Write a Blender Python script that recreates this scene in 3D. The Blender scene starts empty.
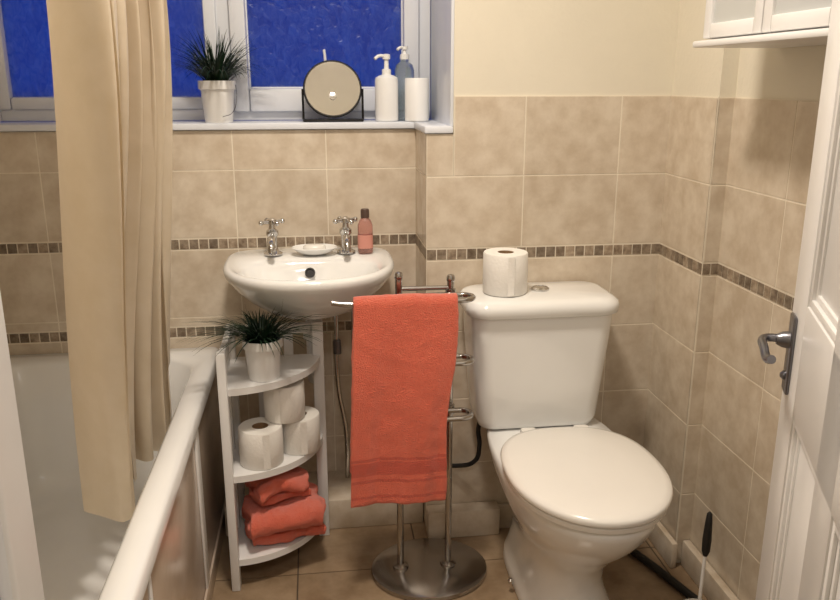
import bpy, bmesh, math, random
from mathutils import Vector, Matrix
random.seed(7)
S = bpy.context.scene
COL = S.collection
try:
    S.view_settings.view_transform = 'Standard'
except Exception: pass

# ------------------------------------------------------------ materials
def lin(c):
    return tuple((x/255/12.92 if x/255 <= .04045 else ((x/255+.055)/1.055)**2.4) for x in c)+(1,)
def mat(name, rgb, rough=.5, metal=0, var=.0, vscale=8, bump=0, bscale=60, spec=.5, coat=0, trans=0, island=0, rgb2=None, sheen=0, sss=0, ior=1.45):
    m = bpy.data.materials.new(name); m.use_nodes = True
    nt = m.node_tree; N = nt.nodes; L = nt.links
    b = N['Principled BSDF']
    b.inputs['Roughness'].default_value = rough
    b.inputs['Metallic'].default_value = metal
    b.inputs['IOR'].default_value = ior
    b.inputs['Specular IOR Level'].default_value = spec
    b.inputs['Coat Weight'].default_value = coat
    b.inputs['Transmission Weight'].default_value = trans
    b.inputs['Sheen Weight'].default_value = sheen
    c = lin(rgb)
    tc = N.new('ShaderNodeTexCoord')
    no = N.new('ShaderNodeTexNoise'); no.inputs['Scale'].default_value = vscale; no.inputs['Detail'].default_value = 8; no.inputs['Roughness'].default_value = .6
    L.new(tc.outputs['Object'], no.inputs['Vector'])
    mx = N.new('ShaderNodeMix'); mx.data_type = 'RGBA'
    if rgb2: c2 = lin(rgb2)
    else: c2 = tuple(x*(1-max(var,.02)) for x in c[:3])+(1,)
    mx.inputs[6].default_value = c; mx.inputs[7].default_value = c2
    rp = N.new('ShaderNodeMapRange'); rp.inputs[1].default_value = .35; rp.inputs[2].default_value = .65
    L.new(no.outputs['Fac'], rp.inputs[0]); L.new(rp.outputs[0], mx.inputs[0])
    out = mx.outputs[2]
    if island:
        g = N.new('ShaderNodeNewGeometry')
        mr = N.new('ShaderNodeMapRange'); mr.inputs[3].default_value = 1-island; mr.inputs[4].default_value = 1+island*.3
        L.new(g.outputs['Random Per Island'], mr.inputs[0])
        vm = N.new('ShaderNodeVectorMath'); vm.operation = 'SCALE'
        L.new(out, vm.inputs[0]); L.new(mr.outputs[0], vm.inputs['Scale']); out = vm.outputs[0]
    L.new(out, b.inputs['Base Color'])
    if bump:
        n2 = N.new('ShaderNodeTexNoise'); n2.inputs['Scale'].default_value = bscale; n2.inputs['Detail'].default_value = 3
        L.new(tc.outputs['Object'], n2.inputs['Vector'])
        bp = N.new('ShaderNodeBump'); bp.inputs['Strength'].default_value = bump; bp.inputs['Distance'].default_value = .01
        L.new(n2.outputs['Fac'], bp.inputs['Height']); L.new(bp.outputs[0], b.inputs['Normal'])
    return m

M_paint = mat('cream_paint', (226,219,202), .75, var=.05, vscale=3, bump=.08, bscale=90)
M_ceil = mat('ceiling_paint', (236,233,226), .8, var=.03)
M_tile = mat('beige_tile', (219,207,189), .26, rgb2=(198,182,161), vscale=16, island=.06)
M_grout = mat('grout', (232,222,204), .8, var=.1)
M_mosaic = mat('stone_mosaic', (178,162,142), .45, rgb2=(124,106,88), vscale=55, island=.45, bump=.2)
M_floor = mat('floor_tile', (164,142,116), .22, rgb2=(132,110,86), vscale=7, island=.12)
M_fgrout = mat('floor_grout', (84,70,56), .8, var=.1)
M_ceram = mat('white_ceramic', (240,240,238), .10, coat=.4, var=.02)
M_seat = mat('seat_plastic', (236,233,227), .2, var=.02)
M_acryl = mat('bath_acrylic', (232,232,231), .15, coat=.2, var=.02)
M_panel = mat('bath_panel_laminate', (204,188,172), .18, rgb2=(186,168,150), vscale=4)
M_white = mat('white_gloss_paint', (234,233,232), .32, var=.03, bump=.03, bscale=40)
M_upvc = mat('upvc_white', (226,230,238), .3, var=.02)
M_chrome = mat('chrome', (210,209,208), .12, metal=1)
M_steel = mat('brushed_steel', (182,178,174), .2, metal=1, var=.1)
M_black = mat('black_metal', (28,26,26), .4, metal=.4)
M_iron = mat('pewter_metal', (128,128,134), .3, metal=.95)
M_rubber = mat('dark_rubber', (32,30,28), .6)
M_leaf = mat('artificial_grass_leaf', (24,52,30), .5, rgb2=(12,30,20), vscale=30)
M_soil = mat('soil', (50,38,28), .9, bump=.5)
M_pot = mat('white_pot', (236,236,235), .4)
M_roll = mat('tissue_paper', (242,239,233), .9, bump=.15, bscale=150)
M_card = mat('cardboard', (150,120,88), .9)
M_brown = mat('skirting_paint', (214,202,186), .5, rgb2=(188,171,148), vscale=12)
M_mirror = mat('mirror_glass', (242,242,240), .02, metal=1)
M_clear = mat('clear_plastic', (215,228,235), .08, trans=.85)
M_frost = mat('frosted_cabinet_glass', (190,192,190), .25, spec=.8)
M_pink = mat('pink_liquid_bottle', (232,180,170), .12, trans=.75)
M_label = mat('pink_label', (210,146,132), .4)
M_darkcap = mat('dark_cap', (84,66,58), .35)

def towel_mat(name, banded):
    m = mat(name, (250,122,92), .95, rgb2=(244,108,80), vscale=120, bump=.9, bscale=420, sheen=.4)
    if banded:
        nt = m.node_tree; N = nt.nodes; L = nt.links; b = N['Principled BSDF']
        src = b.inputs['Base Color'].links[0].from_socket
        tc = N.new('ShaderNodeTexCoord'); sp = N.new('ShaderNodeSeparateXYZ'); L.new(tc.outputs['Object'], sp.inputs[0])
        ramp = N.new('ShaderNodeValToRGB'); ramp.color_ramp.interpolation = 'CONSTANT'
        e = ramp.color_ramp.elements
        e[0].position = 0; e[0].color = (0,0,0,1); e[1].position = .276; e[1].color = (1,1,1,1)
        for p,v in ((.284,0),(.318,1),(.326,0),(.338,1),(.372,0),(.378,1),(.384,0)):
            k = e.new(p); k.color = (v,v,v,1)
        L.new(sp.outputs['Z'], ramp.inputs[0])
        mx = N.new('ShaderNodeMix'); mx.data_type = 'RGBA'; L.new(ramp.outputs[0], mx.inputs[0])
        L.new(src, mx.inputs[6]); mx.inputs[7].default_value = lin((226,92,68)); L.new(mx.outputs[2], b.inputs['Base Color'])
    return m
M_towel = towel_mat('coral_terry', False)
M_towelb = towel_mat('coral_terry_bordered', True)

def curtain_mat():
    m = mat('satin_curtain', (228,216,196), .30, rgb2=(218,205,182), vscale=14, bump=.12, bscale=25, sheen=.25)
    nt = m.node_tree; N = nt.nodes; L = nt.links
    tr = N.new('ShaderNodeBsdfTranslucent'); tr.inputs[0].default_value = lin((232,216,188))
    mx = N.new('ShaderNodeMixShader'); mx.inputs[0].default_value = .38
    L.new(N['Principled BSDF'].outputs[0], mx.inputs[1]); L.new(tr.outputs[0], mx.inputs[2])
    L.new(mx.outputs[0], N['Material Output'].inputs[0]); return m
M_curt = curtain_mat()
def glass_mat():
    m = bpy.data.materials.new('obscure_window_glass'); m.use_nodes = True
    nt = m.node_tree; N = nt.nodes; L = nt.links; N.remove(N['Principled BSDF'])
    tc = N.new('ShaderNodeTexCoord')
    mp = N.new('ShaderNodeMapping'); mp.inputs['Scale'].default_value = (1,1,.6); L.new(tc.outputs['Object'], mp.inputs[0])
    no = N.new('ShaderNodeTexNoise'); no.inputs['Scale'].default_value = 60; no.inputs['Detail'].default_value = 3; no.inputs['Distortion'].default_value = .8
    L.new(mp.outputs[0], no.inputs['Vector'])
    cr = N.new('ShaderNodeValToRGB'); e = cr.color_ramp.elements
    e[0].position = .35; e[0].color = (.45,.55,.70,1); e[1].position = .68; e[1].color = (.85,.85,.85,1)
    L.new(no.outputs['Fac'], cr.inputs[0])
    tr = N.new('ShaderNodeBsdfTranslucent'); L.new(cr.outputs[0], tr.inputs[0])
    gl = N.new('ShaderNodeBsdfGlossy'); gl.inputs['Roughness'].default_value = .3
    bp = N.new('ShaderNodeBump'); bp.inputs['Strength'].default_value = .5; bp.inputs['Distance'].default_value = .01
    L.new(no.outputs['Fac'], bp.inputs['Height']); L.new(bp.outputs[0], gl.inputs['Normal'])
    mx = N.new('ShaderNodeMixShader'); mx.inputs[0].default_value = .035
    L.new(tr.outputs[0], mx.inputs[1]); L.new(gl.outputs[0], mx.inputs[2]); L.new(mx.outputs[0], N['Material Output'].inputs[0])
    return m
M_glass = glass_mat()

# ------------------------------------------------------------ mesh helpers
def finish(name, bm, m, smooth=None, parent=None, loc=None):
    bmesh.ops.recalc_face_normals(bm, faces=bm.faces)
    me = bpy.data.meshes.new(name); bm.to_mesh(me); bm.free()
    if m: me.materials.append(m)
    if smooth is not None:
        for p in me.polygons: p.use_smooth = True
        me.set_sharp_from_angle(angle=math.radians(smooth))
    o = bpy.data.objects.new(name, me); COL.objects.link(o)
    if loc: o.location = loc
    if parent: o.parent = parent
    return o
def empty(name, loc=(0,0,0)):
    e = bpy.data.objects.new(name, None); e.location = (0,0,0); e.empty_display_size = .05; COL.objects.link(e); return e
def add_box(bm, lo, hi):
    v = [bm.verts.new((x,y,z)) for x in (lo[0],hi[0]) for y in (lo[1],hi[1]) for z in (lo[2],hi[2])]
    for f in ((0,1,3,2),(4,6,7,5),(0,4,5,1),(2,3,7,6),(0,2,6,4),(1,5,7,3)): bm.faces.new([v[i] for i in f])
    return v
def boxes(name, lst, m, bevel=0, parent=None, seg=2):
    bm = bmesh.new()
    for lo,hi in lst: add_box(bm, lo, hi)
    if bevel: bmesh.ops.bevel(bm, geom=bm.edges[:], offset=bevel, segments=seg, affect='EDGES', profile=.5)
    return finish(name, bm, m, 40 if bevel else None, parent)
def box(name, lo, hi, m, bevel=0, parent=None, seg=2): return boxes(name, [(lo,hi)], m, bevel, parent, seg)
def loft(name, rings, m, smooth=45, parent=None, cap0=True, cap1=True, loc=None):
    bm = bmesh.new(); R = [[bm.verts.new(p) for p in r] for r in rings]
    for a,b in zip(R,R[1:]):
        n = len(a)
        for i in range(n): bm.faces.new((a[i],a[(i+1)%n],b[(i+1)%n],b[i]))
    if cap0: bm.faces.new(R[0][::-1])
    if cap1: bm.faces.new(R[-1])
    return finish(name, bm, m, smooth, parent, loc)
def lathe(name, prof, c, m, seg=40, parent=None, smooth=35, cap=True):
    rings = [[(c[0]+r*math.cos(2*math.pi*i/seg), c[1]+r*math.sin(2*math.pi*i/seg), c[2]+z) for i in range(seg)] for r,z in prof]
    return loft(name, rings, m, smooth, parent, cap, cap)
def tube(name, pts, r, m, parent=None, cyc=False, seg=12, smoothpts=True, res=6):
    cu = bpy.data.curves.new(name, 'CURVE'); cu.dimensions = '3D'; cu.bevel_depth = r; cu.bevel_resolution = 4; cu.use_fill_caps = True
    if smoothpts:
        sp = cu.splines.new('BEZIER'); sp.bezier_points.add(len(pts)-1)
        for b,p in zip(sp.bezier_points, pts): b.co = p; b.handle_left_type = b.handle_right_type = 'AUTO'
        sp.resolution_u = res
    else:
        sp = cu.splines.new('POLY'); sp.points.add(len(pts)-1)
        for b,p in zip(sp.points, pts): b.co = (*p,1)
    sp.use_cyclic_u = cyc
    o = bpy.data.objects.new(name+'_c', cu); COL.objects.link(o)
    dg = bpy.context.evaluated_depsgraph_get(); me = bpy.data.meshes.new_from_object(o.evaluated_get(dg))
    bpy.data.objects.remove(o); me.name = name
    me.materials.clear(); me.materials.append(m)
    for p in me.polygons: p.use_smooth = True
    me.set_sharp_from_angle(angle=math.radians(50))
    o = bpy.data.objects.new(name, me); COL.objects.link(o)
    if parent: o.parent = parent
    return o
def se(n, ex, w, lf, lb, cx, cy, z, exb=None):
    """super-egg ring: w half width, lf toward -Y, lb toward +Y"""
    pts = []
    for i in range(n):
        t = 2*math.pi*i/n; c,s = math.cos(t), math.sin(t)
        e = ex if s < 0 else (exb or ex)
        x = math.copysign(abs(c)**(2/e), c)*w
        y = math.copysign(abs(s)**(2/e), s)*(lf if s < 0 else lb)
        pts.append((cx+x, cy+y, z))
    return pts
def rrect(x0,x1,y0,y1,r,z,k=8):
    pts = []
    for cx,cy,a in ((x1-r,y1-r,0),(x0+r,y1-r,90),(x0+r,y0+r,180),(x1-r,y0+r,270)):
        for i in range(k+1):
            t = math.radians(a+90*i/k); pts.append((cx+r*math.cos(t), cy+r*math.sin(t), z))
    return pts

# ------------------------------------------------------------ room constants
YB, YC = 2.305, 2.075       # basin wall plane, boxed-out wall plane
XC, XR = .294, .985         # box-out edge, right wall
XL = -.985
ZT = 1.240                  # top of the tiles
CEIL = 2.40
FY0, FY1 = .42, .55         # front wall with the doorway

# walls
wb = boxes('wall_back', [((XL-.1,YB,0),(XC,2.50,1.145)), ((XL-.1,YB,2.10),(.36,2.50,CEIL)), ((XL-.1,YB,1.145),(-.91,2.50,2.10)),
     ((XC,YC,0),(XR+.1,2.50,1.145)), ((.36,YC,1.145),(XR+.1,2.50,CEIL)), ((XC,YC,2.10),(.36,2.305,CEIL))], M_paint)
wr = boxes('wall_right', [((XR,FY1,0),(XR+.1,YC,CEIL)), ((.945,1.82,0),(XR,YC,CEIL))], M_paint)
wl = box('wall_left', (XL-.1,FY1,0),(XL,YB,CEIL), M_paint)
DX0, DX1 = -.217, .52
wf = boxes('wall_front', [((XL-.1,FY0,0),(DX0-.035,FY1,CEIL)), ((DX1+.035,FY0,0),(XR+.1,FY1,CEIL)), ((DX0-.035,FY0,2.05),(DX1+.035,FY1,CEIL))], M_paint)
boxes('ceiling', [((XL-.1,-1.3,CEIL),(XR+.1,2.5,CEIL+.08))], M_ceil)
boxes('wall_hall', [((-.85,-1.3,0),(-.80,FY0,CEIL)), ((.95,-1.3,0),(1.0,FY0,CEIL)), ((-.85,-1.35,0),(1.0,-1.3,CEIL))], M_paint)

# floor with laid tiles
fl = box('floor', (XL-.1,-1.3,-.08),(XR+.1,2.5,-.002), M_fgrout)
bm = bmesh.new(); tw = .33
x = -.41-2*tw
while x < XR+.05:
    y = 1.90+tw-12*tw
    while y < 2.3:
        if min(x+tw,XR)-max(x,XL) > .01: add_box(bm,(max(x,XL)+.002,y+.002,-.002),(min(x+tw,XR)-.002,min(y+tw,2.30)-.002,0))
        y += tw
    x += tw
ft = finish('floor_tiles', bm, M_floor, None, fl)

# wall tiles -------------------------------------------------
TW = .258; G = .0036; TH = .004
MZ = (.812,.845)
rows_low = [(.612,.812),(.412,.612),(.212,.412),(.012,.212)]
def tile_sheet(name, parent, p0, p1, n, s0, rowlist, mos=(), width=TW):
    d = Vector((p1[0]-p0[0], p1[1]-p0[1])); Ln = d.length; d.normalize(); n = Vector(n)
    bt, bg, bmz = bmesh.new(), bmesh.new(), bmesh.new()
    def cell(b, s_a, s_b, za, zb, dep):
        a = Vector(p0)+d*s_a; c = Vector(p0)+d*s_b
        q = [(a.x,a.y),(c.x,c.y),(c.x+n.x*dep,c.y+n.y*dep),(a.x+n.x*dep,a.y+n.y*dep)]
        v = [b.verts.new((*k,za)) for k in q]+[b.verts.new((*k,zb)) for k in q]
        for f in ((0,1,2,3),(4,5,6,7),(0,1,5,4),(1,2,6,5),(2,3,7,6),(3,0,4,7)): b.faces.new([v[i] for i in f])
    js = [0]; s = s0
    while s > 1e-4: s -= width
    s += width
    while s < Ln-.004:
        if s > .004: js.append(s)
        s += width
    js.append(Ln)
    zs = [z for r in rowlist for z in r]+[z for r in mos for z in r]
    for za,zb in rowlist:
        for a,b in zip(js,js[1:]):
            cell(bt, a+G/2, b-G/2, za+G/2, zb-G/2, TH)
    for za,zb in mos:
        k = max(1,round(Ln/.027)); w = Ln/k
        for i in range(k): cell(bmz, i*w+.0016, (i+1)*w-.0016, za+.003, zb-.003, TH+.0005)
    cell(bg, 0, Ln, min(zs), max(zs), TH-.0008)
    o = finish(name+'_tiles', bt, M_tile, None, parent)
    md = o.modifiers.new('b','BEVEL'); md.width = .0006; md.segments = 2
    finish(name+'_grout', bg, M_grout, None, parent)
    if mos: finish(name+'_mosaic', bmz, M_mosaic, None, parent)
    else: bmz.free()
L_ = XC-XL; off = L_ % TW
tile_sheet('back_left_upper', wb, (XL,YB), (XC,YB), (0,-1), off, [(1.036,1.145),(.845,1.036)], [MZ])
tile_sheet('back_left_lower', wb, (XL,YB), (XC,YB), (0,-1), off, [(.612,.812),(.585,.612),(.412,.552),(.212,.412),(.012,.212)], [(.552,.585)])
tile_sheet('return', wb, (XC,YC), (XC,YB), (-1,0), 0, [(1.036,1.145),(.845,1.036)]+rows_low, [MZ])
tile_sheet('back_right', wb, (XC-.004,YC), (.945,YC), (0,-1), .259, [(.845,1.036)]+rows_low, [MZ])
tile_sheet('back_right_notch', wb, (XC-.004,YC), (.36,YC), (0,-1), .5, [(1.036,1.145)])
tile_sheet('back_right_top', wb, (.362,YC), (.945,YC), (0,-1), .187, [(1.036,ZT)])
tile_sheet('right_pier', wr, (.945,YC), (.945,1.816), (-1,0), 0, [(1.036,ZT),(.845,1.036)]+rows_low, [MZ])
tile_sheet('right_pier_end', wr, (.941,1.82), (XR,1.82), (0,-1), 0, [(1.036,ZT),(.845,1.036)]+rows_low, [MZ])
tile_sheet('right_main', wr, (XR,1.82), (XR,FY1), (-1,0), 0, [(1.036,ZT),(.845,1.036)]+rows_low, [MZ])
tile_sheet('left_main', wl, (XL,YB), (XL,FY1), (1,0), 0, [(1.036,ZT),(.845,1.036)]+rows_low, [MZ])

box('trim_1', (-.29,2.112,0),(XC-.006,YB-.004,.095), M_brown, .004)
box('trim_2', (XC-.004,2.02,0),(.50,YC-.006,.085), M_brown, .004)
box('baseboard_right', (XR-.028,FY1+.002,0),(XR-.006,1.812,.075), M_brown, .004)
box('baseboard_right.001', (.921,1.795,0),(.938,YC-.006,.075), M_brown, .004)
box('baseboard_back', (.502,YC-.024,0),(.92,YC-.006,.075), M_brown, .004)

# ------------------------------------------------------------ window
W = empty('window_1')
boxes('trim_sill', [((-.91,YB-.016,1.147),(.36,2.43,1.165)), ((XC-.010,YC-.010,1.147),(.358,2.29,1.165))], M_upvc, .003)
box('trim_reveal', (.352,YC+.002,1.165),(.36,2.43,2.10), M_upvc, .001)
def frame(name, x0,x1,z0,z1,y0,y1,t,m,parent,b=.004,tb=None):
    tb = tb or t
    boxes(name, [((x0,y0,z0),(x0+t,y1,z1)),((x1-t,y0,z0),(x1,y1,z1)),((x0+t,y0,z0),(x1-t,y1,z0+tb)),((x0+t,y0,z1-t),(x1-t,y1,z1))], m, b, parent)
frame('outer_frame', -.91,.352,1.165,2.10,2.435,2.495,.045,M_upvc,W)
box('mullion', (-.262,2.435,1.205),(-.213,2.495,2.06),M_upvc,.004,W)
frame('sash_left', -.868,-.258,1.197,2.06,2.425,2.485,.036,M_upvc,W,.008)
frame('sash_right', -.222,.316,1.190,2.06,2.412,2.485,.046,M_upvc,W,.009,.066)
frame('glazing_bead', -.180,.274,1.252,2.02,2.440,2.452,.008,M_upvc,W,.002)
box('glass_left', (-.84,2.45,1.225),(-.29,2.456,2.03),M_glass,0,W)
box('glass_right', (-.185,2.454,1.245),(.28,2.460,2.03),M_glass,0,W)

# ------------------------------------------------------------ bath
B = empty('bathtub')
bx0,bx1,by0,by1,bz = XL+.006,-.292,.60,YB-.006,.522
rings = [rrect(bx0,bx1,by0,by1,.02,bz-.035), rrect(bx0,bx1,by0,by1,.02,bz-.006), rrect(bx0+.006,bx1-.006,by0+.006,by1-.006,.02,bz),
         rrect(bx0+.06,bx1-.050,by0+.07,by1-.07,.12,bz), rrect(bx0+.068,bx1-.060,by0+.08,by1-.08,.12,bz-.012),
         rrect(bx0+.08,bx1-.074,by0+.12,by1-.10,.13,bz-.12), rrect(bx0+.10,bx1-.105,by0+.22,by1-.13,.13,.22), rrect(bx0+.14,bx1-.15,by0+.28,by1-.17,.12,.155),
         rrect(bx0+.20,bx1-.21,by0+.34,by1-.23,.08,.145)]
loft('tub_shell', rings, M_acryl, 50, B, False, True)
box('side_panel', (bx1-.022,by0+.01,.0),(bx1-.010,by1-.01,bz-.034), M_panel, .002, B)
boxes('panel_plinth', [((bx1-.010,by0+.01,0),(bx1-.004,by1-.01,.06))], M_panel, .001, B)
boxes('panel_joint_strips', [((bx1-.010,1.78,.06),(bx1-.005,1.825,bz-.036)),((bx1-.010,1.22,.06),(bx1-.006,1.235,bz-.036))], M_white, .001, B)

# ------------------------------------------------------------ shower curtain + rail
C = empty('shower_curtain')
bm = bmesh.new(); NU,NV = 320,80; grid = []
zt,zb_ = 2.02,.40
for j in range(NV+1):
    f = j/NV; row = []
    for i in range(NU+1):
        u = i/NU
        z = zt+(zb_-zt)*f
        low = max(0,(f-.35)/.65); low = low*low*(3-2*low)
        z += low*(.020*math.sin(u*math.pi*2.2+2.6)+.007*math.sin(u*23))*f
        ph = 2*math.pi*6.6*u + .9*math.sin(2*math.pi*u*1.3+1.2)+ .4*math.sin(f*3+u*5)
        ymid = 1.395+u*.585 + .02*math.sin(f*2.6)*(1-u) + .135*low*(1-u) - .03*low*u
        amp = (.048+.014*math.sin(u*9+1))*(1-.15*low)
        shift = .072+.030*math.sin(u*math.pi) -.052*u*u
        xx = -.370 - .014*(1-low)*(1-u)+ .010*math.sin(f*4)*(1-low) - low*shift + amp*math.sin(ph) + .007*math.sin(ph*2.7+f*6)
        yy = ymid + .035*math.cos(ph+.7) + .004*math.sin(ph*3.1+f*9)
        if z < .60:
            lim = -.366-.003*(1+math.sin(u*30)); lim -= max(0,(.50-z))*.11
            if xx > lim: xx = lim - .10*(xx-lim)
        row.append(bm.verts.new((xx,yy,z)))
    grid.append(row)
for j in range(NV):
    for i in range(NU): bm.faces.new((grid[j][i],grid[j][i+1],grid[j+1][i+1],grid[j+1][i]))
finish('curtain_cloth', bm, M_curt, 180, C)
R_ = empty('curtain_rail')
tube('rail', [(-.372,FY1,2.085),(-.372,YB,2.085)], .012, M_chrome, R_, smoothpts=False)
for i in range(9):
    y = 1.41+i*.066
    tube('ring_%d'%i, [(-.372+.026*math.cos(a),y,2.06+.042*math.sin(a)) for a in [k*math.pi/4 for k in range(8)]], .002, M_chrome, C, cyc=True)

# ------------------------------------------------------------ basin
BS = empty('wash_basin')
n = 72; cx = -.020
def bring(w,y0,yb,z,ex=2.3,exb=5,cyf=.62):
    cy = y0+(yb-y0)*cyf; return se(n,ex,w,cy-y0,yb-cy,cx,cy,z,exb)
YW = YB-.006
rings = [bring(.05,2.12,YW,.655), bring(.09,2.05,YW,.665), bring(.135,1.985,YW,.69), bring(.178,1.94,YW,.725), bring(.205,1.91,YW,.755),
         bring(.218,1.897,YW,.775), bring(.225,1.888,YW,.785),
         bring(.228,1.885,YW,.80), bring(.224,1.889,YW,.808), bring(.216,1.897,YW-.004,.811),
         se(n,2.3,.185,.125,.105,cx,2.05,.806,2.6), se(n,2.2,.176,.117,.097,cx,2.05,.797,2.6), se(n,2.2,.165,.108,.09,cx,2.05,.775,2.4),
         se(n,2.1,.14,.09,.075,cx,2.05,.735,2.2), se(n,2,.09,.06,.05,cx,2.055,.70), se(n,2,.03,.03,.03,cx,2.06,.69)]
loft('bowl', rings, M_ceram, 60, BS)
lathe('plug_hole', [(.022,0),(.022,.003),(.012,.003),(.01,-.002)], (cx,2.06,.69), M_chrome, 24, BS)
ov = lathe('overflow', [(.014,0),(.014,.004),(.010,.004),(.009,.001)], (0,0,0), M_black, 20, BS)
ov.rotation_euler = (math.radians(62),0,0); ov.location = (cx,2.131,.775)
WP = empty('basin_pipework')
tube('waste_trap', [(cx,2.16,.653),(cx,2.16,.52),(cx,2.165,.47),(cx,2.20,.45),(cx,2.23,.48),(cx,2.25,.52),(cx,2.30,.52)], .018, M_white, WP)
lathe('trap_nut', [(.026,0),(.026,.03),(.02,.034)], (cx,2.16,.58), M_white, 12, WP)
tube('supply_pipe_1', [(.05,2.25,.652),(.05,2.25,.40),(.07,2.25,.25),(.07,2.25,.09)], .007, M_chrome, WP)
tube('supply_pipe_2', [(.10,2.25,.652),(.10,2.25,.40),(.11,2.25,.25),(.11,2.25,.09)], .007, M_chrome, WP)
lathe('isolating_valve', [(.012,0),(.012,.04),(.008,.045)], (.05,2.25,.50), M_iron, 12, WP)

def tap(x, y, z):
    T = empty('pillar_tap')
    lathe('flange', [(.026,0),(.026,.004),(.016,.010),(.013,.016),(.013,.05),(.017,.056),(.017,.066),(.010,.072),(.008,.084),(.013,.086),(.013,.097),(.006,.101)], (x,y,z), M_chrome, 24, T)
    tube('spout', [(x,y,z+.04),(x,y-.03,z+.05),(x,y-.068,z+.048),(x,y-.085,z+.036),(x,y-.088,z+.022)], .0095, M_chrome, T)
    for k in range(4):
        a = math.radians(28+90*k); dx,dy = math.cos(a),math.sin(a)
        tube('handle_arm_%d'%k, [(x,y,z+.091),(x+dx*.03,y+dy*.03,z+.091)], .0048, M_chrome, T, smoothpts=False)
        bm = bmesh.new(); bmesh.ops.create_uvsphere(bm,u_segments=12,v_segments=8,radius=.0072); bmesh.ops.translate(bm,verts=bm.verts,vec=(x+dx*.032,y+dy*.032,z+.091))
        finish('handle_knob_%d'%k, bm, M_chrome, 180, T)
tap(-.120,2.215,.8115); tap(.082,2.215,.8115)
SD = empty('soap_dish')
c0 = (-.006,2.205,.8115)
rings = [se(40,2,.03,.02,.02,c0[0],c0[1],c0[2]), se(40,2,.045,.03,.03,c0[0],c0[1],c0[2]+.006), se(40,2,.064,.044,.044,c0[0],c0[1],c0[2]+.019), se(40,2,.062,.042,.042,c0[0],c0[1],c0[2]+.021),
         se(40,2,.050,.031,.031,c0[0],c0[1],c0[2]+.012), se(40,2,.03,.018,.018,c0[0],c0[1],c0[2]+.009)]
loft('dish', rings, M_ceram, 60, SD)
loft('soap_bar', [se(30,2.6,.026,.016,.016,c0[0],c0[1],c0[2]+.0095),se(30,2.6,.032,.02,.02,c0[0],c0[1],c0[2]+.015),se(30,2.6,.031,.019,.019,c0[0],c0[1],c0[2]+.022),se(30,2.6,.022,.012,.012,c0[0],c0[1],c0[2]+.027)], M_seat, 60, SD)
PB = empty('hand_wash_bottle')
px,py,pz = .136,2.205,.8115
loft('bottle', [se(28,2.6,.019,.013,.013,px,py,pz),se(28,2.6,.021,.015,.015,px,py,pz+.004),se(28,2.6,.021,.015,.015,px,py,pz+.078),se(28,2.3,.016,.012,.012,px,py,pz+.092),se(28,2,.009,.009,.009,px,py,pz+.100)], M_pink, 50, PB)
loft('label', [se(28,2.6,.0216,.0156,.0156,px,py,pz+.014),se(28,2.6,.0216,.0156,.0156,px,py,pz+.052)], M_label, 50, PB, False, False)
lathe('cap', [(.012,0),(.012,.020),(.010,.024)], (px,py,pz+.0995), M_darkcap, 20, PB)

# ------------------------------------------------------------ plants
def plant(x,y,z,rt,rb,h,leaf,spread,seed,tag=False,ymax=9,cnt=190,zmax=9):
    random.seed(seed)
    P = empty('potted_grass')
    lathe('pot', [(rb,0),(rb+.001,.003),(rt-.006,h*.78),(rt-.004,h*.79),(rt,h*.8),(rt,h),(rt-.004,h),(rt-.006,h*.86),(.01,h*.86)], (x,y,z), M_pot, 40, P)
    lathe('soil', [(rt-.008,h*.865),(.01,h*.88)], (x,y,z), M_soil, 20, P)
    bm = bmesh.new()
    for k in range(cnt):
        a = random.uniform(0,2*math.pi); rr = rt*.55*math.sqrt(random.random())
        bx,by = x+rr*math.cos(a), y+rr*math.sin(a); a2 = a+random.uniform(-.6,.6)
        tilt = random.random()**.8; ln = leaf*random.uniform(.7,1.05); w = random.uniform(.0019,.0032)
        if zmax < 9 and math.sin(a2) > 0: ln *= .72
        prev = None; px,pz_ = 0,0; ang = math.radians(88-30*tilt); n_ = 7
        for s in range(n_+1):
            f = s/n_; ww = w*(1-f**2*.95)
            cxp,cyp = bx+px*math.cos(a2), min(by+px*math.sin(a2),ymax); cz = z+h*.87+pz_
            if cyp > 1.90: cz = min(cz, zmax)
            v1 = bm.verts.new((cxp-ww*math.sin(a2),cyp+ww*math.cos(a2),cz)); v2 = bm.verts.new((cxp+ww*math.sin(a2),cyp-ww*math.cos(a2),cz))
            if prev: bm.faces.new((prev[0],prev[1],v2,v1))
            prev = (v1,v2)
            px += math.cos(ang)*ln/n_*(.6+spread); pz_ += math.sin(ang)*ln/n_; ang -= math.radians(2+15*tilt)
    finish('leaves', bm, M_leaf, 180, P)
    if tag:
        tube('wire_hanger', [(x+rt,y-.01,z+h*.9),(x+rt*1.05,y-.03,z+h*.6),(x+rt*.8,y-rt*.6,z+h*.25),(x+rt*.3,y-rt*.95,z+h*.15)], .001, M_iron, P)
plant(-.256,2.330,1.1655,.051,.037,.112,.165,.72,3,True,2.405,260)

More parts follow.
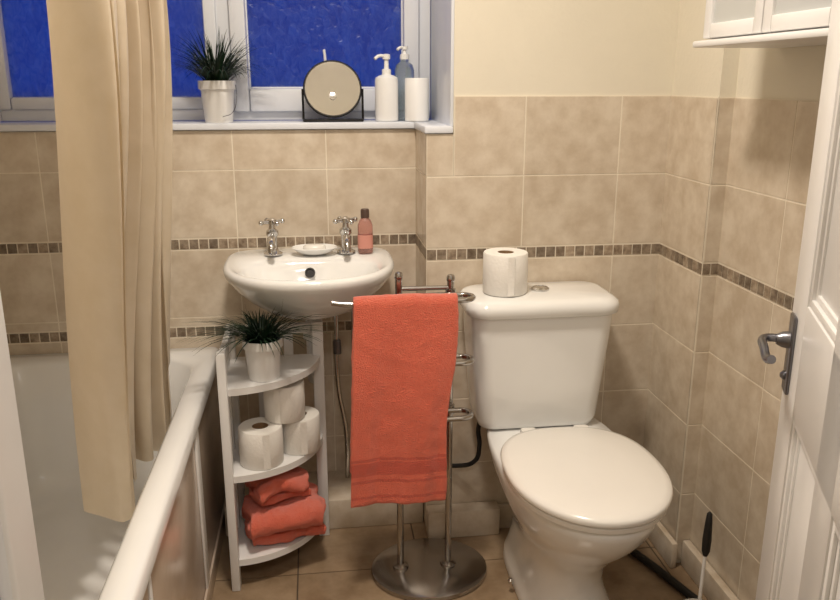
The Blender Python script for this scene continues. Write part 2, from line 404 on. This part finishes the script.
# ------------------------------------------------------------ sill items
MR = empty('makeup_mirror')
mx_,my_,mz_ = .060,2.345,1.255
def ring(name,c,r,t,m,p,tilt=0):
    tube(name, [(c[0]+r*math.cos(a),c[1]+math.sin(tilt)*r*math.sin(a),c[2]+math.cos(tilt)*r*math.sin(a)) for a in [k*math.pi/8 for k in range(16)]], t, m, p, cyc=True)
tl = math.radians(19)
ring('rim',(mx_,my_,mz_),.079,.0035,M_black,MR,tl)
g = lathe('glass', [(.001,0),(.077,0),(.077,.003),(.001,.003)], (0,0,0), M_mirror, 48, MR); g.rotation_euler = (math.radians(90)-tl,0,0); g.location = (mx_,my_,mz_)
g = lathe('backing', [(.001,0),(.078,0),(.078,.005),(.001,.006)], (0,0,0), M_black, 48, MR); g.rotation_euler = (math.radians(-90)-tl,0,0); g.location = (mx_,my_+.0005,mz_)
tube('stand', [(mx_-.084,my_,mz_),(mx_-.084,my_,1.1715),(mx_-.083,my_-.02,1.1695),(mx_+.083,my_-.02,1.1695),(mx_+.084,my_,1.1715),(mx_+.084,my_,mz_)], .0032, M_black, MR, smoothpts=False)
box('tray', (mx_-.084,my_-.03,1.1655),(mx_+.084,my_+.03,1.1715), M_black,.002,MR)
tube('back_support', [(mx_-.01,my_+.034,1.17),(mx_-.018,my_+.036,1.34),(mx_-.020,my_+.034,1.362)], .004, M_upvc, MR)
g=lathe('magnifier', [(.001,0),(.010,0),(.010,.0015),(.001,.002)], (0,0,0), M_chrome, 24, MR); g.rotation_euler = (math.radians(90)-tl,0,0); g.location=(mx_,my_-.012,mz_-.02)

PD = empty('soap_dispenser'); c=(.212,2.335,1.1655)
lathe('bottle', [(.030,0),(.033,.003),(.033,.112),(.031,.120),(.020,.126),(.012,.128)], c, M_pot, 36, PD)
lathe('collar', [(.013,.127),(.013,.142),(.007,.144),(.006,.168),(.011,.170),(.011,.182),(.006,.184)], c, M_pot, 24, PD)
tube('nozzle', [(c[0],c[1],c[2]+.177),(c[0]-.022,c[1]-.012,c[2]+.178),(c[0]-.034,c[1]-.018,c[2]+.170)], .0045, M_pot, PD)
CU = empty('bathroom_tumbler'); c=(.296,2.318,1.1655)
lathe('cup', [(.031,0),(.034,.003),(.034,.116),(.032,.119),(.0305,.116),(.0305,.02),(.005,.018)], c, M_pot, 36, CU)
CB = empty('shampoo_bottle'); c=(.268,2.378,1.1655)
lathe('bottle', [(.024,0),(.028,.004),(.028,.14),(.023,.156),(.012,.164),(.011,.172)], c, M_clear, 32, CB)
lathe('pump', [(.013,.170),(.013,.184),(.006,.186),(.005,.196),(.010,.198),(.010,.206)], c, M_pot, 20, CB)
tube('nozzle', [(c[0],c[1],c[2]+.202),(c[0]-.014,c[1]-.01,c[2]+.202),(c[0]-.022,c[1]-.015,c[2]+.196)], .004, M_pot, CB)

# ------------------------------------------------------------ corner shelf
SH = empty('corner_shelf_unit')
sx,sy,sr,sh = -.248,2.103,.245,.65
def quarter(name, z0, z1):
    pts = [(sx+.006,sy-.006)]+[(sx+.006+(sr-.004)*math.cos(t),sy-.006+(sr-.004)*math.sin(t)) for t in [math.radians(-90+90*i/24) for i in range(25)]]
    bm = bmesh.new(); a=[bm.verts.new((*p,z0)) for p in pts]; b=[bm.verts.new((*p,z1)) for p in pts]
    bm.faces.new(a[::-1]); bm.faces.new(b)
    for i in range(len(a)): bm.faces.new((a[i],a[(i+1)%len(a)],b[(i+1)%len(a)],b[i]))
    bmesh.ops.bevel(bm, geom=bm.edges[:], offset=.002, segments=2, affect='EDGES')
    finish(name, bm, M_white, 40, SH)
T1,T2,T3 = .085,.322,.556
for i,z in enumerate((T1,T2,T3)): quarter('tier_%d'%(i+1), z-.018, z)
p = .022
boxes('posts', [((sx,sy-sr-.012,0),(sx+p,sy-sr-.012+.030,sh)), ((sx,sy-p,0),(sx+p,sy,sh)), ((sx+sr-.018,sy-p,0),(sx+sr+.012,sy,sh))], M_white, .003, SH)
boxes('rails', [((sx+.003,sy-sr+.02,sh-.03),(sx+p-.004,sy-p,sh-.004)), ((sx+p,sy-p+.004,sh-.03),(sx+sr-.02,sy-.003,sh-.004))], M_white, .002, SH)
boxes('slats', [((sx+.003,sy-.165,T1),(sx+.011,sy-.14,sh-.02)), ((sx+.003,sy-.09,T1),(sx+.011,sy-.065,sh-.02)),
                ((sx+.075,sy-.009,T1),(sx+.10,sy-.002,sh-.02)), ((sx+.15,sy-.009,T1),(sx+.175,sy-.002,sh-.02))], M_white, .002, SH)
plant(-.142,1.930,T3+.0005,.050,.038,.104,.125,1.15,11,False,1.99,260,.715)

def roll(x,y,z,r=.053,h=.10):
    T = empty('toilet_roll')
    lathe('paper', [(.021,0),(r-.002,0),(r,.003),(r+.0005,h*.5),(r,h-.003),(r-.002,h),(.021,h),(.021,0.0005)], (x,y,z), M_roll, 40, T, cap=False)
    lathe('core', [(.0208,.001),(.0208,h-.001),(.0195,h-.001),(.0195,.001)], (x,y,z), M_card, 24, T, cap=False)
    bm=bmesh.new()
    a0=random.uniform(3.6,5.2); vs=[]
    for i in range(7):
        a=a0+i*.05; rr=r+.0012+.0012*i/6
        vs.append((bm.verts.new((x+rr*math.cos(a),y+rr*math.sin(a),z+.003)),bm.verts.new((x+rr*math.cos(a),y+rr*math.sin(a),z+h-.003))))
    for p_,q_ in zip(vs,vs[1:]): bm.faces.new((p_[0],q_[0],q_[1],p_[1]))
    finish('loose_sheet', bm, M_roll, 60, T)
roll(-.160,1.935,T2+.0005,.056,.100); roll(-.062,2.005,T2+.0005,.054,.098); roll(-.098,1.985,T2+.1015,.053,.098)

def folded(name,x0,x1,y0,y1,z0,layers,th,seed,rot=0,droop=.010):
    random.seed(seed)
    T = empty(name)
    path=[]
    for k in range(layers):
        z=z0+th*.5+k*th
        ys=[y0+th*.5+(y1-y0-th)*i/10 for i in range(11)]
        if k%2: ys=ys[::-1]
        for yv in ys: path.append((yv,z))
        if k<layers-1:
            ye=ys[-1]; s_=1 if k%2==0 else -1
            for a in (-45,0,45): path.append((ye+s_*math.cos(math.radians(a))*th*.5, z+th*.5+math.sin(math.radians(a))*th*.5))
    bm=bmesh.new(); nx=22; g=[]
    cxm,cym=(x0+x1)/2,(y0+y1)/2; ca,sa=math.cos(rot),math.sin(rot)
    for i in range(nx+1):
        r=[]
        for (yv,z) in path:
            f=i/nx; k=(z-z0)/(layers*th)
            xx=x0+(x1-x0)*f+.006*math.sin(yv*60+z*90+seed)
            dz=.008*math.sin(f*7+seed)*k - droop*(2*f-1)**4*k
            dx,dy=xx-cxm,yv-cym+.006*math.sin(f*9+z*70)
            r.append(bm.verts.new((cxm+dx*ca-dy*sa,cym+dx*sa+dy*ca,z+dz)))
        g.append(r)
    for a,b in zip(g,g[1:]):
        for i in range(len(a)-1): bm.faces.new((a[i],a[i+1],b[i+1],b[i]))
    o=finish('cloth',bm,M_towel,180,T)
    md=o.modifiers.new('s','SOLIDIFY'); md.thickness=th*.9; md.offset=0
    md=o.modifiers.new('ss','SUBSURF'); md.levels=md.render_levels=2
    tx=bpy.data.textures.new('n','CLOUDS'); tx.noise_scale=.03
    md=o.modifiers.new('d','DISPLACE'); md.texture=tx; md.strength=.010; md.texture_coords='GLOBAL'
    return T
folded('folded_towel',-.212,-.016,1.895,2.040,T1+.006,3,.036,2,.22,.018)
folded('folded_towel',-.195,-.055,1.915,2.040,T1+.118,3,.024,5,.40,.014)

# ------------------------------------------------------------ towel stand
TS = empty('towel_stand')
tx0,tx1,ty = .194,.322,1.87
bcx,bcy=.272,1.874
rings=[se(64,2,.155,.138,.138,bcx,bcy,0),se(64,2,.157,.140,.140,bcx,bcy,.004),se(64,2,.155,.138,.138,bcx,bcy,.012),se(64,2,.145,.128,.128,bcx,bcy,.016),se(64,2,.08,.07,.07,bcx,bcy,.020),se(64,2,.01,.01,.01,bcx,bcy,.021)]
loft('base', rings, M_steel, 40, TS)
for k,(xx,zt_) in enumerate(((tx0,.815),(tx1,.805))):
    tube('post_%d'%k, [(xx,ty,.015),(xx,ty,zt_)], .0088, M_steel, TS, smoothpts=False)
    lathe('finial_%d'%k, [(.0088,0),(.0105,.003),(.0105,.010),(.008,.016),(.003,.018)], (xx,ty,zt_), M_steel, 20, TS)
    lathe('post_foot_%d'%k, [(.022,0),(.020,.008),(.010,.014)], (xx,ty,.017), M_steel, 24, TS)
tube('cross_bar', [(tx0,ty,.79),(tx1,ty,.79)], .006, M_steel, TS, smoothpts=False)
for k,z in enumerate((.774,.615,.470)):
    x_l = .03 if k==0 else .10
    tube('arm_%d'%k, [(tx0,ty-.012,z),(tx0+.05,ty-.012,z),(tx1+.01,ty-.012,z),(tx1+.034,ty-.016,z),(tx1+.048,ty-.038,z),(tx1+.034,ty-.060,z),(tx1+.0,ty-.064,z),(.18,ty-.064,z),(x_l+.03,ty-.064,z),(x_l,ty-.062,z+.004)], .0068, M_steel, TS)
    lathe('collar_%d'%k, [(.013,-.012),(.013,.012)], (tx1,ty,z), M_steel, 20, TS)

HT = empty('hanging_towel')
bm=bmesh.new(); ztop=.774; yc=ty-.064; rr=.014; prof=[]
nzf=46
for i in range(nzf): prof.append((-1, .256+(ztop-.256)*i/nzf))
for i in range(9):
    a=math.pi-math.pi*i/8; prof.append((math.cos(a), ztop+rr*math.sin(a)))
for i in range(1,36): prof.append((1, ztop-(ztop-.33)*i/35))
nx=40; g=[]
for i in range(nx+1):
    f=i/nx; r=[]
    for (sd,z) in prof:
        d=max(0,ztop-z)/(ztop-.256)
        xl=.080-.020*d; xr=.326-.030*d+.006*math.sin(d*8)
        xx=xl+(xr-xl)*f
        amp=.006*min(1,d*2.5)
        if sd<0: yy=yc-rr*abs(sd)-.002-amp*(1+math.sin(f*9+.6+d*1.4))-.002*math.sin(f*31+d*3)*d
        elif sd<=1: yy=yc+rr*sd+ .001*math.sin(f*11)
        if abs(sd)<1: yy=yc+rr*sd
        r.append(bm.verts.new((xx,yy,z+(.003*math.sin(f*3)))))
    g.append(r)
for a,b in zip(g,g[1:]):
    for i in range(len(a)-1): bm.faces.new((a[i],a[i+1],b[i+1],b[i]))
o=finish('cloth',bm,M_towelb,180,HT)
md=o.modifiers.new('s','SOLIDIFY'); md.thickness=.007; md.offset=0
md=o.modifiers.new('ss','SUBSURF'); md.levels=md.render_levels=1
tx=bpy.data.textures.new('n2','CLOUDS'); tx.noise_scale=.05
md=o.modifiers.new('d','DISPLACE'); md.texture=tx; md.strength=.005; md.texture_coords='GLOBAL'

# ------------------------------------------------------------ toilet
T = empty('toilet'); ax=.592; n=72
def pr(w,yf,yb,z,ex=2.1,exb=3,c=.45):
    cy=yf+(yb-yf)*c; return se(n,ex,w,cy-yf,yb-cy,ax,cy,z*.968,exb)
rings=[pr(.112,1.535,1.99,0,2.4,4),pr(.114,1.532,1.992,.006,2.4,4),pr(.110,1.537,1.99,.03,2.4,4),pr(.097,1.57,1.98,.07,2.3,4),pr(.092,1.575,1.98,.12,2.2,3.5),
       pr(.101,1.555,1.99,.18,2.1,3.2),pr(.125,1.50,2.0,.24,2.1,3),pr(.148,1.445,2.01,.29,2.1,3),pr(.164,1.407,2.02,.335,2.1,3.2),pr(.171,1.388,2.03,.37,2.1,3.4),pr(.173,1.380,2.035,.39,2.1,3.6),pr(.167,1.386,2.03,.399,2.1,3.6),pr(.12,1.47,1.98,.401,2.1,3.6)]
loft('pan', rings, M_ceram, 60, T)
def lid(w,yf,yb,z):
    cy=yf+(yb-yf)*.52; return se(n,2.05,w,cy-yf,yb-cy,ax,cy,z-.013,2.6)
loft('seat', [lid(.170,1.380,1.812,.4015),lid(.177,1.373,1.819,.404),lid(.178,1.371,1.819,.414),lid(.173,1.376,1.816,.4185)], M_seat, 50, T)
loft('lid', [lid(.174,1.376,1.820,.4195),lid(.181,1.366,1.825,.422),lid(.183,1.364,1.827,.431),lid(.179,1.368,1.823,.437),lid(.165,1.384,1.810,.441),lid(.10,1.47,1.73,.4445),lid(.03,1.57,1.64,.445)], M_seat, 50, T)
boxes('hinges', [((ax-.09,1.822,.388),(ax-.05,1.848,.418)),((ax+.05,1.822,.388),(ax+.09,1.848,.418))], M_seat, .006, T)
def cr(w,yf,z,r=.045,yb=2.062): return rrect(ax-w,ax+w,yf,yb,r,z,10)
ax=.567
loft('cistern', [cr(.135,1.91,.388,.03),cr(.155,1.892,.395,.04),cr(.163,1.884,.415,.045),cr(.172,1.878,.52,.045),cr(.182,1.870,.64,.045),cr(.186,1.867,.705,.045)], M_ceram, 55, T)
loft('cistern_lid', [cr(.190,1.862,.704,.05),cr(.198,1.853,.709,.055),cr(.200,1.851,.726,.055),cr(.197,1.854,.737,.055),cr(.186,1.866,.745,.05),cr(.175,1.878,.749,.045,2.05),cr(.05,1.95,.751,.02,2.0)], M_ceram, 55, T)
lathe('flush_button', [(.024,0),(.024,.005),(.020,.008),(.019,.0065),(.005,.007)], (ax+.008,1.965,.7505), M_chrome, 32, T)
tube('supply_hose', [(.435,1.99,.405),(.425,1.995,.35),(.43,2.0,.30),(.42,2.02,.24),(.37,2.05,.215),(.34,2.06,.215)], .0065, M_rubber, T)
lathe('pan_fixing', [(.008,0),(.008,.008),(.003,.012)], (ax-.10,1.75,.03), M_chrome, 12, T)
roll(.478,1.955,.7515,.057,.105)

FP = empty('waste_hose')
tube('hose', [(.80,2.02,.015),(.82,1.93,.014),(.85,1.85,.014),(.875,1.78,.014),(.90,1.70,.014),(.925,1.62,.014)], .011, M_rubber, FP)
TB = empty('toilet_brush')
c=(.838,1.482,0)
lathe('holder', [(.044,0),(.046,.004),(.046,.012),(.036,.02),(.040,.08),(.043,.108),(.040,.108),(.034,.02),(.002,.018)], c, M_pot, 32, TB)
lathe('bristles', [(.006,.03),(.026,.035),(.030,.06),(.030,.08),(.02,.095),(.006,.10)], c, M_pot, 24, TB)
tube('stem', [(c[0],c[1],.09),(c[0]+.003,c[1],.27)], .004, M_pot, TB, smoothpts=False)
lathe('grip', [(.005,.25),(.009,.262),(.010,.29),(.008,.33),(.006,.355),(.002,.36)], (c[0]+.003,c[1],0), M_rubber, 20, TB)

# ------------------------------------------------------------ wall cabinet
K = empty('wall_cabinet')
cx0,cx1,cy0,cy1,cz0,cz1=.82,XR-.002,1.19,1.64,1.357,1.95
boxes('carcass', [((cx0,cy0,cz0),(cx1,cy1,cz0+.015)),((cx0,cy0,cz1-.015),(cx1,cy1,cz1)),((cx0,cy0,cz0+.015),(cx1,cy0+.015,cz1-.015)),((cx0,cy1-.015,cz0+.015),(cx1,cy1,cz1-.015)),((cx1-.01,cy0+.015,cz0+.015),(cx1,cy1-.015,cz1-.015)),((cx0+.02,cy0+.015,1.65),(cx1-.01,cy1-.015,1.662))], M_white, .001, K)
boxes('base_ledge', [((cx0-.03,cy0-.02,cz0-.013),(cx1,cy1+.02,cz0))], M_white, .004, K)
boxes('cornice', [((cx0-.03,cy0-.02,cz1),(cx1,cy1+.02,cz1+.02))], M_white, .005, K)
for k,(a,b) in enumerate(((cy0+.002,(cy0+cy1)/2-.0015),((cy0+cy1)/2+.0015,cy1-.002))):
    t=.028; z0,z1=cz0+.004,cz1-.004; xx=cx0-.019; x2=cx0-.001
    boxes('door_frame_%d'%k, [((xx,a,z0),(x2,a+t,z1)),((xx,b-t,z0),(x2,b,z1)),((xx,a+t,z0),(x2,b-t,z0+t)),((xx,a+t,z1-t),(x2,b-t,z1))], M_white, .003, K)
    box('door_panel_%d'%k, (xx+.007,a+t,z0+t),(xx+.011,b-t,z1-t), M_frost, 0, K)
    kn=lathe('knob_%d'%k, [(.004,0),(.004,.010),(.010,.016),(.010,.022),(.003,.026)], (0,0,0), M_chrome, 20, K); kn.rotation_euler=(0,math.radians(-90),0); kn.location=(xx,(b-.018 if k==0 else a+.018),1.60)

# ------------------------------------------------------------ door + frame
DF = boxes('trim_door_frame', [((DX0-.035,FY0-.01,0),(DX0,FY1+.02,2.05)),((DX1,FY0-.01,0),(DX1+.035,FY1+.02,2.05)),((DX0,FY0-.01,2.015),(DX1,FY1+.02,2.05)),
      ((DX0-.095,FY1,0),(DX0-.03,FY1+.018,2.11)),((DX0-.095,FY0-.018,0),(DX0-.03,FY0,2.11)),((DX0,FY1-.06,0),(DX0+.010,FY1-.045,2.015))], M_white, .004)
D = empty('door_1')
hinge=Vector((.485,.46)); free=Vector((.763,1.095)); dv=(free-hinge); Wd=dv.length; ang=math.atan2(dv.y,dv.x)
Hd=1.98; t=.036
def dbox(lst,m,name,b=.003): return boxes(name,lst,m,b,D)
st=.105
dbox([((0,0,.01),(st,t,Hd)),((Wd-st,0,.01),(Wd,t,Hd)),((Wd/2-.05,0,.2),(Wd/2+.05,t,Hd-.1)),
      ((st,0,.01),(Wd-st,t,.20)),((st,0,.80),(Wd-st,t,.97)),((st,0,Hd-.11),(Wd-st,t,Hd))],M_white,'stiles_and_rails',.003)
pan=[];mol=[]
for (ua,ub) in ((st,Wd/2-.05),(Wd/2+.05,Wd-st)):
    for (za,zb) in ((.20,.80),(.97,Hd-.11)):
        pan.append(((ua,.010,za),(ub,t-.012,zb)))
        for (m0,m1,dd) in ((0,.012,.003),(.012,.022,.008)):
            y1=t-dd
            mol += [((ua+m0,t-.014,za+m0),(ua+m1,y1,zb-m0)),((ub-m1,t-.014,za+m0),(ub-m0,y1,zb-m0)),((ua+m1,t-.014,za+m0),(ub-m1,y1,za+m1)),((ua+m1,t-.014,zb-m1),(ub-m1,y1,zb-m0))]
dbox(pan,M_white,'panels',.001); dbox(mol,M_white,'mouldings',.0015)
hz=.876; hu=Wd-.040
dbox([((hu-.018,t,hz-.062),(hu+.018,t+.006,hz+.062))],M_iron,'handle_backplate',.003)
tube('handle_lever',[(hu,t+.004,hz+.022),(hu,t+.036,hz+.023),(hu-.012,t+.045,hz+.023),(hu-.04,t+.046,hz+.020),(hu-.07,t+.044,hz+.012),(hu-.085,t+.040,hz+.016)],.0065,M_iron,D)
g=lathe('lever_boss',[(.014,0),(.012,.012),(.008,.02)],(0,0,0),M_iron,20,D); g.rotation_euler=(math.radians(-90),0,0); g.location=(hu,t+.004,hz+.022)
g=lathe('thumb_turn',[(.007,0),(.007,.004),(.003,.008)],(0,0,0),M_iron,16,D); g.rotation_euler=(math.radians(-90),0,0); g.location=(hu,t+.005,hz-.035)
D.location=(hinge.x,hinge.y,0); D.rotation_euler=(0,0,ang)

# ------------------------------------------------------------ lights
CL = empty('ceiling_lamp')
lathe('lamp_base', [(.14,0),(.14,-.02),(.135,-.03)], (.05,1.25,CEIL), M_white, 40, CL)
def area(name,loc,size,power,col,rot=(0,0,0)):
    l=bpy.data.lights.new(name,'AREA'); l.shape='DISK'; l.size=size; l.energy=power; l.color=col
    o=bpy.data.objects.new(name,l); COL.objects.link(o); o.location=loc; o.rotation_euler=rot; return o
area('bathroom_light',(.05,1.25,CEIL-.035),.26,26,(1,.885,.75))
area('hall_light',(.1,-.5,CEIL-.03),.3,10,(1,.94,.90))
w=bpy.data.worlds.new('dusk_sky'); S.world=w; w.use_nodes=True
bg=w.node_tree.nodes['Background']; bg.inputs[0].default_value=(.012,.085,.60,1); bg.inputs[1].default_value=.72

# ------------------------------------------------------------ camera
cam=bpy.data.cameras.new('camera'); co=bpy.data.objects.new('camera',cam); COL.objects.link(co)
cam.sensor_fit='HORIZONTAL'; cam.sensor_width=36; cam.lens=36*800/840; cam.clip_start=.02
co.location=(0,0,1.28)
co.rotation_euler=(math.radians(90-15.4),0,math.radians(-7.5))
S.camera=co
